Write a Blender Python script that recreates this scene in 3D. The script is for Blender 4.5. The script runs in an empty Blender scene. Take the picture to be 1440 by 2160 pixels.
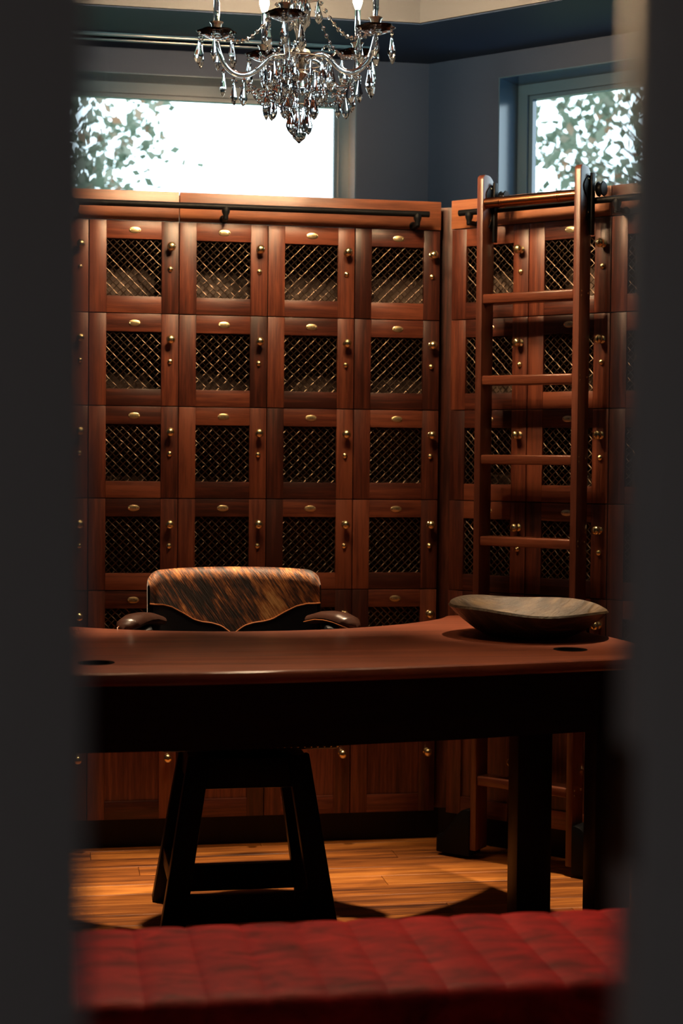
import bpy, bmesh, math, random
from mathutils import Vector, Matrix
random.seed(7)
S = bpy.context.scene
COL = S.collection
PI = math.pi

# ------------------------------------------------------------------ camera
def setup_camera():
    f, pit, yaw, rol = 3400.0, -0.0320, -0.1758, 0.0092
    loc = Vector((-0.4979, -5.8069, 1.4124))
    fw = Vector((-math.sin(yaw)*math.cos(pit), math.cos(yaw)*math.cos(pit), math.sin(pit)))
    r = fw.cross(Vector((0, 0, 1))).normalized(); u = r.cross(fw)
    c, s = math.cos(rol), math.sin(rol)
    r2 = r*c + u*s; u2 = u*c - r*s
    cam = bpy.data.cameras.new('camera'); o = bpy.data.objects.new('camera', cam); COL.objects.link(o)
    m = Matrix((r2, u2, -fw)).transposed().to_4x4(); m.translation = loc
    o.matrix_world = m
    cam.sensor_fit = 'VERTICAL'; cam.sensor_height = 36.0; cam.sensor_width = 24.0
    cam.lens = f*36.0/2160.0
    cam.clip_start = 0.05; cam.clip_end = 200
    cam.dof.use_dof = True; cam.dof.focus_distance = 4.95; cam.dof.aperture_fstop = 2.8
    S.camera = o
setup_camera()

# ------------------------------------------------------------------ world and exposure
W = bpy.data.worlds.new('overcast_sky'); S.world = W; W.use_nodes = True
nt = W.node_tree; bg = nt.nodes['Background']
bg.inputs[0].default_value = (0.70, 0.90, 1.0, 1); bg.inputs[1].default_value = 4.5
S.view_settings.view_transform = 'Standard'; S.view_settings.look = 'None'
S.view_settings.gamma = 1.0; S.view_settings.use_curve_mapping = False
S.view_settings.exposure = 0.0
S.cycles.max_bounces = 8; S.cycles.diffuse_bounces = 3; S.cycles.glossy_bounces = 3
S.cycles.transmission_bounces = 8; S.cycles.transparent_max_bounces = 8
S.cycles.sample_clamp_indirect = 4.0; S.cycles.blur_glossy = 1.0
S.cycles.use_denoising = True; S.cycles.use_adaptive_sampling = True; S.cycles.adaptive_threshold = 0.03
BULB_STRENGTH = 2300.0
SPOT_POWER = 560.0
HALL_FILL_STRENGTH = 46.0

# ------------------------------------------------------------------ helpers
def link(o, parent=None):
    COL.objects.link(o)
    if parent: o.parent = parent
    return o
def tag(o, label=None, cat=None, group=None, kind=None):
    if label: o['label'] = label
    if cat: o['category'] = cat
    if group: o['group'] = group
    if kind: o['kind'] = kind
    return o
def empty(name, loc=(0, 0, 0), rz=0.0, parent=None):
    o = bpy.data.objects.new(name, None); o.empty_display_size = 0.05
    o.location = loc; o.rotation_euler = (0, 0, rz)
    return link(o, parent)
def place(name, me, parent=None, loc=(0, 0, 0), rot=(0, 0, 0), scale=None):
    o = bpy.data.objects.new(name, me); o.location = loc; o.rotation_euler = rot
    if scale: o.scale = scale
    return link(o, parent)

class MB:
    def __init__(s): s.v = []; s.f = []
    def add(s, vs, fs):
        n = len(s.v); s.v += [tuple(p) for p in vs]; s.f += [tuple(i+n for i in q) for q in fs]
        return s
    def box(s, x0, x1, y0, y1, z0, z1):
        vs = [(x0, y0, z0), (x1, y0, z0), (x1, y1, z0), (x0, y1, z0), (x0, y0, z1), (x1, y0, z1), (x1, y1, z1), (x0, y1, z1)]
        return s.add(vs, [(0, 3, 2, 1), (4, 5, 6, 7), (0, 1, 5, 4), (1, 2, 6, 5), (2, 3, 7, 6), (3, 0, 4, 7)])
    def prism(s, pts, z0, z1):
        n = len(pts)
        vs = [(x, y, z0) for x, y in pts] + [(x, y, z1) for x, y in pts]
        return s.add(vs, [tuple(range(n-1, -1, -1)), tuple(range(n, 2*n))] + [(i, (i+1) % n, (i+1) % n+n, i+n) for i in range(n)])
    def bar(s, p, q, w, d, up=(0, 0, 1), w2=None, d2=None):
        p = Vector(p); q = Vector(q); t = (q-p).normalized()
        a = t.cross(Vector(up))
        if a.length < 1e-4: a = t.cross(Vector((1, 0, 0)))
        a.normalize(); b = a.cross(t)
        vs = []
        for c, ww, dd in ((p, w, d), (q, w2 or w, d2 or d)):
            for i, j in ((-1, -1), (1, -1), (1, 1), (-1, 1)): vs.append(c+a*(i*ww/2)+b*(j*dd/2))
        return s.add(vs, [(0, 3, 2, 1), (4, 5, 6, 7), (0, 1, 5, 4), (1, 2, 6, 5), (2, 3, 7, 6), (3, 0, 4, 7)])
    def tube(s, path, r, n=8, caps=True, closed=False, flat=1.0):
        P = [Vector(p) for p in path]; m = len(P)
        R = r if isinstance(r, (list, tuple)) else [r]*m
        up = Vector((0, 0, 1)); vs = []; prev = None
        for i in range(m):
            if closed: t = P[(i+1) % m]-P[i-1]
            else: t = P[min(i+1, m-1)]-P[max(i-1, 0)]
            t.normalize()
            if prev is None:
                a = t.cross(up)
                if a.length < 1e-3: a = t.cross(Vector((0, 1, 0)))
            else: a = prev-t*prev.dot(t)
            a.normalize(); prev = a; b = t.cross(a)
            for k in range(n):
                g = 2*PI*k/n
                vs.append(P[i]+a*(R[i]*math.cos(g))+b*(R[i]*flat*math.sin(g)))
        fs = []
        for i in range(m if closed else m-1):
            for k in range(n):
                A = i*n+k; B = i*n+(k+1) % n; j = ((i+1) % m)*n
                fs.append((A, B, j+(k+1) % n, j+k))
        if caps and not closed:
            fs.append(tuple(range(n-1, -1, -1))); fs.append(tuple((m-1)*n+k for k in range(n)))
        return s.add(vs, fs)
    def lathe(s, prof, n=24, c=(0, 0, 0), axis='z', sx=1.0, sy=1.0):
        # prof: (r, h) list
        vs = []; fs = []; m = len(prof)
        for r, h in prof:
            for k in range(n):
                g = 2*PI*k/n; a, b = r*math.cos(g)*sx, r*math.sin(g)*sy
                if axis == 'z': p = (c[0]+a, c[1]+b, c[2]+h)
                elif axis == 'y': p = (c[0]+a, c[1]-h, c[2]+b)   # height points to -y
                else: p = (c[0]+h, c[1]+a, c[2]+b)
                vs.append(p)
        for i in range(m-1):
            for k in range(n):
                fs.append((i*n+k, i*n+(k+1) % n, (i+1)*n+(k+1) % n, (i+1)*n+k))
        fs.append(tuple(range(n-1, -1, -1))); fs.append(tuple((m-1)*n+k for k in range(n)))
        return s.add(vs, fs)
    def mesh(s, name, mat=None, smooth=False, bevel=0.0, seg=2, angle=35):
        me = bpy.data.meshes.new(name); me.from_pydata(s.v, [], s.f); me.validate()
        bm = bmesh.new(); bm.from_mesh(me)
        bmesh.ops.remove_doubles(bm, verts=bm.verts, dist=1e-6)
        bmesh.ops.recalc_face_normals(bm, faces=bm.faces)
        if bevel > 0:
            es = [e for e in bm.edges if len(e.link_faces) == 2 and e.calc_face_angle(0) > math.radians(angle)]
            bmesh.ops.bevel(bm, geom=es, offset=bevel, segments=seg, profile=0.5, affect='EDGES', clamp_overlap=True)
        if smooth or bevel > 0:
            for f in bm.faces: f.smooth = True
            for e in bm.edges:
                if len(e.link_faces) == 2 and e.calc_face_angle(0) > math.radians(40): e.smooth = False
        bm.to_mesh(me); bm.free()
        if mat: me.materials.append(mat)
        return me
    def build(s, name, mat=None, parent=None, loc=(0, 0, 0), rot=(0, 0, 0), **k):
        return place(name, s.mesh(name, mat, **k), parent, loc, rot)

def grid_mesh(name, fn, nu, nv, mat, closed_u=False, smooth=True):
    vs = []; fs = []
    for i in range(nu+(0 if closed_u else 1)):
        for j in range(nv+1): vs.append(fn(i/nu, j/nv))
    m = nv+1; tot = nu if closed_u else nu+1
    for i in range(nu):
        for j in range(nv):
            a = i*m+j; b = ((i+1) % tot)*m+j
            fs.append((a, b, b+1, a+1))
    me = bpy.data.meshes.new(name); me.from_pydata(vs, [], fs)
    bm = bmesh.new(); bm.from_mesh(me); bmesh.ops.remove_doubles(bm, verts=bm.verts, dist=1e-6)
    bmesh.ops.recalc_face_normals(bm, faces=bm.faces)
    for f in bm.faces: f.smooth = smooth
    bm.to_mesh(me); bm.free(); me.materials.append(mat)
    return me

# ------------------------------------------------------------------ materials
def mat_base(name):
    m = bpy.data.materials.new(name); m.use_nodes = True
    nt = m.node_tree; b = nt.nodes['Principled BSDF']
    return m, nt, b
def N(nt, t, **k):
    n = nt.nodes.new(t)
    for a, v in k.items(): setattr(n, a, v)
    return n
def ramp(nt, stops):
    r = N(nt, 'ShaderNodeValToRGB'); e = r.color_ramp.elements
    while len(e) < len(stops): e.new(0.5)
    for i, (p, c) in enumerate(stops):
        e[i].position = p; e[i].color = (*c, 1)
    return r
def plain(name, col, rough=0.5, metal=0.0, spec=None, bump=0.0, bscale=200.0, vary=0.0, coat=0.0):
    m, nt, b = mat_base(name)
    b.inputs['Base Color'].default_value = (*col, 1); b.inputs['Roughness'].default_value = rough
    b.inputs['Metallic'].default_value = metal
    if spec is not None: b.inputs['Specular IOR Level'].default_value = spec
    if coat: b.inputs['Coat Weight'].default_value = coat; b.inputs['Coat Roughness'].default_value = 0.1
    tc = N(nt, 'ShaderNodeTexCoord')
    nz = N(nt, 'ShaderNodeTexNoise'); nz.inputs['Scale'].default_value = bscale; nz.inputs['Detail'].default_value = 4
    nt.links.new(tc.outputs['Object'], nz.inputs['Vector'])
    if bump:
        bp = N(nt, 'ShaderNodeBump'); bp.inputs['Strength'].default_value = bump; bp.inputs['Distance'].default_value = 0.002
        nt.links.new(nz.outputs['Fac'], bp.inputs['Height']); nt.links.new(bp.outputs['Normal'], b.inputs['Normal'])
    if vary:
        n2 = N(nt, 'ShaderNodeTexNoise'); n2.inputs['Scale'].default_value = 6; n2.inputs['Detail'].default_value = 5
        nt.links.new(tc.outputs['Object'], n2.inputs['Vector'])
        r = ramp(nt, [(0.3, tuple(c*(1-vary) for c in col)), (0.7, tuple(min(1, c*(1+vary)) for c in col))])
        nt.links.new(n2.outputs['Fac'], r.inputs['Fac']); nt.links.new(r.outputs['Color'], b.inputs['Base Color'])
    return m
def wood(name, axis, dark, mid, light, scale=14.0, stretch=0.05, rough=0.38, spread=0.45, knots=False, coat=0.0, streak=60.0, bump=0.12):
    """axis: local grain direction 'x','y','z'."""
    m, nt, b = mat_base(name); L = nt.links
    tc = N(nt, 'ShaderNodeTexCoord'); oi = N(nt, 'ShaderNodeObjectInfo')
    off = N(nt, 'ShaderNodeVectorMath', operation='SCALE'); off.inputs[0].default_value = (37.0, 53.0, 71.0)
    L.new(oi.outputs['Random'], off.inputs['Scale'])
    add = N(nt, 'ShaderNodeVectorMath', operation='ADD'); L.new(tc.outputs['Object'], add.inputs[0]); L.new(off.outputs[0], add.inputs[1])
    mp = N(nt, 'ShaderNodeMapping')
    sc = [1.0, 1.0, 1.0]; sc['xyz'.index(axis)] = stretch
    mp.inputs['Scale'].default_value = sc
    L.new(add.outputs[0], mp.inputs['Vector'])
    # slow warp
    wz = N(nt, 'ShaderNodeTexNoise'); wz.inputs['Scale'].default_value = 5.0; wz.inputs['Detail'].default_value = 2
    L.new(mp.outputs[0], wz.inputs['Vector'])
    wm = N(nt, 'ShaderNodeVectorMath', operation='SCALE'); wm.inputs['Scale'].default_value = 0.12 if knots else 0.05
    L.new(wz.outputs['Color'], wm.inputs[0])
    wa = N(nt, 'ShaderNodeVectorMath', operation='ADD'); L.new(mp.outputs[0], wa.inputs[0]); L.new(wm.outputs[0], wa.inputs[1])
    n1 = N(nt, 'ShaderNodeTexNoise'); n1.inputs['Scale'].default_value = scale*2.4; n1.inputs['Detail'].default_value = 6; n1.inputs['Roughness'].default_value = 0.62
    L.new(wa.outputs[0], n1.inputs['Vector'])
    n2 = N(nt, 'ShaderNodeTexNoise'); n2.inputs['Scale'].default_value = streak*5; n2.inputs['Detail'].default_value = 3
    L.new(wa.outputs[0], n2.inputs['Vector'])
    mx = N(nt, 'ShaderNodeMath', operation='MULTIPLY_ADD'); mx.inputs[1].default_value = 0.3
    L.new(n2.outputs['Fac'], mx.inputs[0]); L.new(n1.outputs['Fac'], mx.inputs[2])
    rnd = N(nt, 'ShaderNodeMath', operation='MULTIPLY_ADD'); rnd.inputs[1].default_value = spread; rnd.inputs[2].default_value = -0.15-spread/2
    L.new(oi.outputs['Random'], rnd.inputs[0])
    sm = N(nt, 'ShaderNodeMath', operation='ADD'); L.new(mx.outputs[0], sm.inputs[0]); L.new(rnd.outputs[0], sm.inputs[1])
    r = ramp(nt, [(0.28, dark), (0.5, mid), (0.72, light)])
    L.new(sm.outputs[0], r.inputs['Fac']); outc = r.outputs['Color']
    if knots:
        mp2 = N(nt, 'ShaderNodeMapping'); s2 = [1.0, 1.0, 1.0]; s2['xyz'.index(axis)] = 0.3; mp2.inputs['Scale'].default_value = s2
        L.new(add.outputs[0], mp2.inputs['Vector'])
        vo = N(nt, 'ShaderNodeTexVoronoi'); vo.inputs['Scale'].default_value = 5.0
        L.new(mp2.outputs[0], vo.inputs['Vector'])
        kr = ramp(nt, [(0.06, (0.10, 0.06, 0.04)), (0.26, (1, 1, 1))])
        L.new(vo.outputs['Distance'], kr.inputs['Fac'])
        mu = N(nt, 'ShaderNodeMix', data_type='RGBA', blend_type='MULTIPLY'); mu.inputs['Factor'].default_value = 0.9
        L.new(outc, mu.inputs['A']); L.new(kr.outputs['Color'], mu.inputs['B']); outc = mu.outputs['Result']
    L.new(outc, b.inputs['Base Color'])
    b.inputs['Roughness'].default_value = rough
    if coat: b.inputs['Coat Weight'].default_value = coat; b.inputs['Coat Roughness'].default_value = 0.2
    bp = N(nt, 'ShaderNodeBump'); bp.inputs['Strength'].default_value = bump; bp.inputs['Distance'].default_value = 0.001
    L.new(mx.outputs[0], bp.inputs['Height']); L.new(bp.outputs['Normal'], b.inputs['Normal'])
    return m
MD, MM, ML = (0.034, 0.0080, 0.0048), (0.094, 0.0225, 0.0115), (0.19, 0.053, 0.025)
M = {}
M['mah_v'] = wood('mahogany_vertical_grain', 'z', MD, MM, ML, scale=30, streak=90)
M['mah_h'] = wood('mahogany_horizontal_grain', 'x', MD, MM, ML, scale=30, streak=90)
M['mah_fascia'] = wood('mahogany_fascia', 'x', (0.085, 0.026, 0.012), (0.21, 0.070, 0.030), (0.37, 0.14, 0.058), scale=10)
M['mah_table'] = wood('mahogany_table_top', 'x', (0.125, 0.027, 0.0105), (0.215, 0.049, 0.0185), (0.30, 0.074, 0.028), scale=12, rough=0.5, spread=0.0, bump=0.05, coat=0.35)
M['mah_ladder_v'] = wood('ladder_wood_upright', 'z', (0.06, 0.018, 0.010), (0.11, 0.034, 0.020), (0.17, 0.057, 0.033), rough=0.3, scale=9, spread=0.1)
M['mah_ladder_h'] = wood('ladder_wood_tread', 'x', (0.07, 0.02, 0.010), (0.13, 0.038, 0.019), (0.20, 0.064, 0.031), rough=0.25, scale=9, spread=0.1)
M['cedar'] = wood('locker_interior', 'x', (0.042, 0.024, 0.016), (0.072, 0.043, 0.029), (0.10, 0.062, 0.042), rough=0.6)
M['plank'] = wood('floor_plank_wood', 'x', (0.060, 0.014, 0.004), (0.38, 0.120, 0.020), (0.76, 0.29, 0.055), scale=9, stretch=0.05, rough=0.45, spread=0.16, knots=True, streak=40, bump=0.2)
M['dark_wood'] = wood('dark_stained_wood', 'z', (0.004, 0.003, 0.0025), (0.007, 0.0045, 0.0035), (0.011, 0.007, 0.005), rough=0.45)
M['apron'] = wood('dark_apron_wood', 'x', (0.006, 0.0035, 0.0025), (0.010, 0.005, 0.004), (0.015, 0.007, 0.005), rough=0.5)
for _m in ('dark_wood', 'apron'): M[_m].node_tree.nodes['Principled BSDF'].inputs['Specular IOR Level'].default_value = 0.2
M['navy'] = plain('navy_wall_paint', (0.0030, 0.0135, 0.0400), rough=0.55, spec=0.2, bump=0.04, bscale=90)
M['navy_trim'] = plain('navy_gloss_paint', (0.016, 0.044, 0.082), rough=0.22)
M['tray'] = plain('grey_tray_paint', (0.042, 0.050, 0.062), rough=0.6)
M['brass'] = plain('polished_brass', (0.95, 0.78, 0.42), rough=0.24, metal=1.0)
M['brass_plate'] = plain('satin_brass_plate', (0.90, 0.72, 0.40), rough=0.34, metal=1.0)
M['engrave'] = plain('engraved_dark_fill', (0.10, 0.07, 0.03), rough=0.6)
M['wire'] = plain('bronze_woven_wire', (0.135, 0.095, 0.070), rough=0.42, metal=1.0)
M['black_metal'] = plain('matte_black_metal', (0.0035, 0.004, 0.005), rough=0.5, metal=0.0, spec=0.12)
M['bronze_bar'] = plain('polished_bronze_bar', (0.42, 0.17, 0.08), rough=0.22, metal=1.0)
M['leather_dark'] = plain('dark_navy_leather', (0.012, 0.013, 0.017), rough=0.38, bump=0.25, bscale=350)
M['leather_arm'] = plain('brown_arm_leather', (0.060, 0.026, 0.018), rough=0.28, bump=0.2, bscale=350)
M['piping'] = plain('tan_piping', (0.42, 0.15, 0.05), rough=0.4)
M['door_paint'] = plain('dark_door_paint', (0.175, 0.16, 0.155), rough=0.45)
M['hall_paint'] = plain('hall_paint', (0.12, 0.115, 0.11), rough=0.7)
M['black_hole'] = plain('black_cup_liner', (0.002, 0.002, 0.002), rough=0.9, spec=0.05)
M['latch'] = plain('aged_brass_latch', (0.12, 0.06, 0.025), rough=0.45, metal=1.0)
M['silver'] = plain('antique_silver', (0.62, 0.60, 0.56), rough=0.2, metal=1.0)
M['candle'] = plain('frosted_candle_sleeve', (0.75, 0.72, 0.66), rough=0.3)
M['bark'] = plain('tree_bark', (0.10, 0.075, 0.055), rough=0.9, bump=0.6, bscale=40)
M['lawn'] = plain('lawn', (0.05, 0.08, 0.03), rough=0.95, vary=0.4)

def emissive(name, col, strength):
    m, nt, b = mat_base(name)
    e = N(nt, 'ShaderNodeEmission'); e.inputs[0].default_value = (*col, 1); e.inputs[1].default_value = strength
    nt.links.new(e.outputs[0], nt.nodes['Material Output'].inputs['Surface']); nt.nodes.remove(b)
    return m
M['bulb'] = emissive('warm_bulb', (1.0, 0.66, 0.36), BULB_STRENGTH)
M['lens'] = emissive('downlight_lens', (1.0, 0.78, 0.52), 170.0)
M['hall_fill'] = emissive('hall_fill_glow', (1.0, 0.95, 0.93), HALL_FILL_STRENGTH)  # glow of the added hall lamp that brightens the doors

def mk_crystal():
    m, nt, b = mat_base('crystal')
    b.inputs['Base Color'].default_value = (1.0, 1.0, 1.0, 1); b.inputs['Roughness'].default_value = 0.0
    b.inputs['IOR'].default_value = 1.5; b.inputs['Transmission Weight'].default_value = 1.0
    return m
M['crystal'] = mk_crystal()
def mk_pane():
    m, nt, b = mat_base('window_glass')
    t = N(nt, 'ShaderNodeBsdfTransparent'); g = N(nt, 'ShaderNodeBsdfGlossy'); g.inputs['Roughness'].default_value = 0.02
    fr = N(nt, 'ShaderNodeFresnel'); fr.inputs['IOR'].default_value = 1.04
    mx = N(nt, 'ShaderNodeMixShader')
    nt.links.new(fr.outputs[0], mx.inputs[0]); nt.links.new(t.outputs[0], mx.inputs[1]); nt.links.new(g.outputs[0], mx.inputs[2])
    nt.links.new(mx.outputs[0], nt.nodes['Material Output'].inputs['Surface']); nt.nodes.remove(b)
    return m
M['pane'] = mk_pane()
def mk_hide():
    m, nt, b = mat_base('brindle_cowhide'); L = nt.links
    tc = N(nt, 'ShaderNodeTexCoord')
    mp = N(nt, 'ShaderNodeMapping'); mp.inputs['Rotation'].default_value = (0, math.radians(34), 0); mp.inputs['Scale'].default_value = (1, .15, 1)
    L.new(tc.outputs['Object'], mp.inputs['Vector'])
    def noise(sx, sz, scale, det=4, ro=0.6):
        q = N(nt, 'ShaderNodeMapping'); q.inputs['Scale'].default_value = (sx, sx, sz); L.new(mp.outputs[0], q.inputs['Vector'])
        n = N(nt, 'ShaderNodeTexNoise'); n.inputs['Scale'].default_value = scale; n.inputs['Detail'].default_value = det; n.inputs['Roughness'].default_value = ro
        L.new(q.outputs[0], n.inputs['Vector']); return n
    big = noise(1.0, 0.42, 15.0, 5, 0.6); fine = noise(1.0, 0.07, 170.0, 3); hair = noise(1.0, 0.06, 420.0, 2)
    a = N(nt, 'ShaderNodeMath', operation='MULTIPLY_ADD'); a.inputs[1].default_value = 0.55
    L.new(fine.outputs['Fac'], a.inputs[0]); L.new(big.outputs['Fac'], a.inputs[2])
    r = ramp(nt, [(0.68, (0.012, 0.005, 0.003)), (0.77, (0.15, 0.042, 0.010)), (0.87, (0.56, 0.20, 0.042)), (0.98, (0.85, 0.45, 0.15))])
    L.new(a.outputs[0], r.inputs['Fac']); L.new(r.outputs['Color'], b.inputs['Base Color'])
    b.inputs['Roughness'].default_value = 0.55
    b.inputs['Sheen Weight'].default_value = 0.25
    bp = N(nt, 'ShaderNodeBump'); bp.inputs['Strength'].default_value = 0.5; bp.inputs['Distance'].default_value = 0.003
    hm = N(nt, 'ShaderNodeMath', operation='ADD'); L.new(fine.outputs['Fac'], hm.inputs[0]); L.new(hair.outputs['Fac'], hm.inputs[1])
    L.new(hm.outputs[0], bp.inputs['Height']); L.new(bp.outputs['Normal'], b.inputs['Normal'])
    return m
M['hide'] = mk_hide()
def mk_red():
    m, nt, b = mat_base('red_distressed_leather'); L = nt.links
    tc = N(nt, 'ShaderNodeTexCoord'); ge = N(nt, 'ShaderNodeNewGeometry')
    mp = N(nt, 'ShaderNodeMapping'); mp.inputs['Scale'].default_value = (0.7, 1.5, 1.0); L.new(ge.outputs['Position'], mp.inputs['Vector'])
    n = N(nt, 'ShaderNodeTexNoise'); n.inputs['Scale'].default_value = 14; n.inputs['Detail'].default_value = 6; n.inputs['Roughness'].default_value = 0.6; n.inputs['Distortion'].default_value = 0.6
    L.new(mp.outputs[0], n.inputs['Vector'])
    r = ramp(nt, [(0.3, (0.14, 0.004, 0.005)), (0.5, (0.40, 0.010, 0.013)), (0.7, (0.62, 0.022, 0.022))])
    L.new(n.outputs['Fac'], r.inputs['Fac']); L.new(r.outputs['Color'], b.inputs['Base Color'])
    b.inputs['Roughness'].default_value = 0.6; b.inputs['Specular IOR Level'].default_value = 0.22
    bp = N(nt, 'ShaderNodeBump'); bp.inputs['Strength'].default_value = 0.35; bp.inputs['Distance'].default_value = 0.004
    L.new(n.outputs['Fac'], bp.inputs['Height']); L.new(bp.outputs['Normal'], b.inputs['Normal'])
    return m
M['red'] = mk_red()
def mk_bowl():
    m, nt, b = mat_base('weathered_bowl_wood'); L = nt.links
    tc = N(nt, 'ShaderNodeTexCoord')
    mp = N(nt, 'ShaderNodeMapping'); mp.inputs['Scale'].default_value = (0.35, 1.6, 1.0); L.new(tc.outputs['Object'], mp.inputs['Vector'])
    n = N(nt, 'ShaderNodeTexNoise'); n.inputs['Scale'].default_value = 22; n.inputs['Detail'].default_value = 8; n.inputs['Roughness'].default_value = 0.65
    L.new(mp.outputs[0], n.inputs['Vector'])
    r = ramp(nt, [(0.3, (0.012, 0.008, 0.005)), (0.5, (0.060, 0.040, 0.023)), (0.72, (0.16, 0.105, 0.055))])
    L.new(n.outputs['Fac'], r.inputs['Fac']); L.new(r.outputs['Color'], b.inputs['Base Color'])
    b.inputs['Roughness'].default_value = 0.3
    bp = N(nt, 'ShaderNodeBump'); bp.inputs['Strength'].default_value = 0.8; bp.inputs['Distance'].default_value = 0.012
    L.new(n.outputs['Fac'], bp.inputs['Height']); L.new(bp.outputs['Normal'], b.inputs['Normal'])
    return m
M['bowl'] = mk_bowl()
def mk_leaf():
    m, nt, b = mat_base('tree_leaf'); L = nt.links
    ge = N(nt, 'ShaderNodeNewGeometry')
    r = ramp(nt, [(0.0, (0.10, 0.13, 0.09)), (0.6, (0.20, 0.23, 0.17)), (0.85, (0.30, 0.30, 0.24)), (1.0, (0.33, 0.18, 0.11))])
    L.new(ge.outputs['Random Per Island'], r.inputs['Fac'])
    d = N(nt, 'ShaderNodeBsdfDiffuse'); t = N(nt, 'ShaderNodeBsdfTranslucent'); mx = N(nt, 'ShaderNodeMixShader'); mx.inputs[0].default_value = 0.5
    L.new(r.outputs['Color'], d.inputs[0]); L.new(r.outputs['Color'], t.inputs[0])
    L.new(d.outputs[0], mx.inputs[1]); L.new(t.outputs[0], mx.inputs[2])
    L.new(mx.outputs[0], nt.nodes['Material Output'].inputs['Surface']); nt.nodes.remove(b)
    return m
M['leaf'] = mk_leaf()

# ------------------------------------------------------------------ layout constants
CW, CH = 0.3196, 0.330            # locker cell
X0 = -0.3839                      # first full back column
XC = X0+4*CW                      # corner (0.8945, 0)
ZT = 2.26; ZB = 0.61; ZK = 0.112  # door tops, base cabinet top, toe kick top
ZF = 2.365                        # fascia top
WB, WR = 0.35, 0.272              # wall distance behind the door planes
T = Vector((math.sqrt(.5), -math.sqrt(.5), 0)); NI = Vector((-math.sqrt(.5), -math.sqrt(.5), 0))
O = Vector((XC, 0, 0))
def RW(a, n, z): return O+T*a+NI*n+Vector((0, 0, z))   # side-wall frame: along, into the room, up
RZ = -PI/4
ZS = 2.954; ZC = 3.26             # soffit, tray ceiling
XLW = -1.95                       # hidden side wall
WCOR = Vector((0.925, 0.35, 0))   # wall corner
YD = -5.085                       # double door plane

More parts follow.
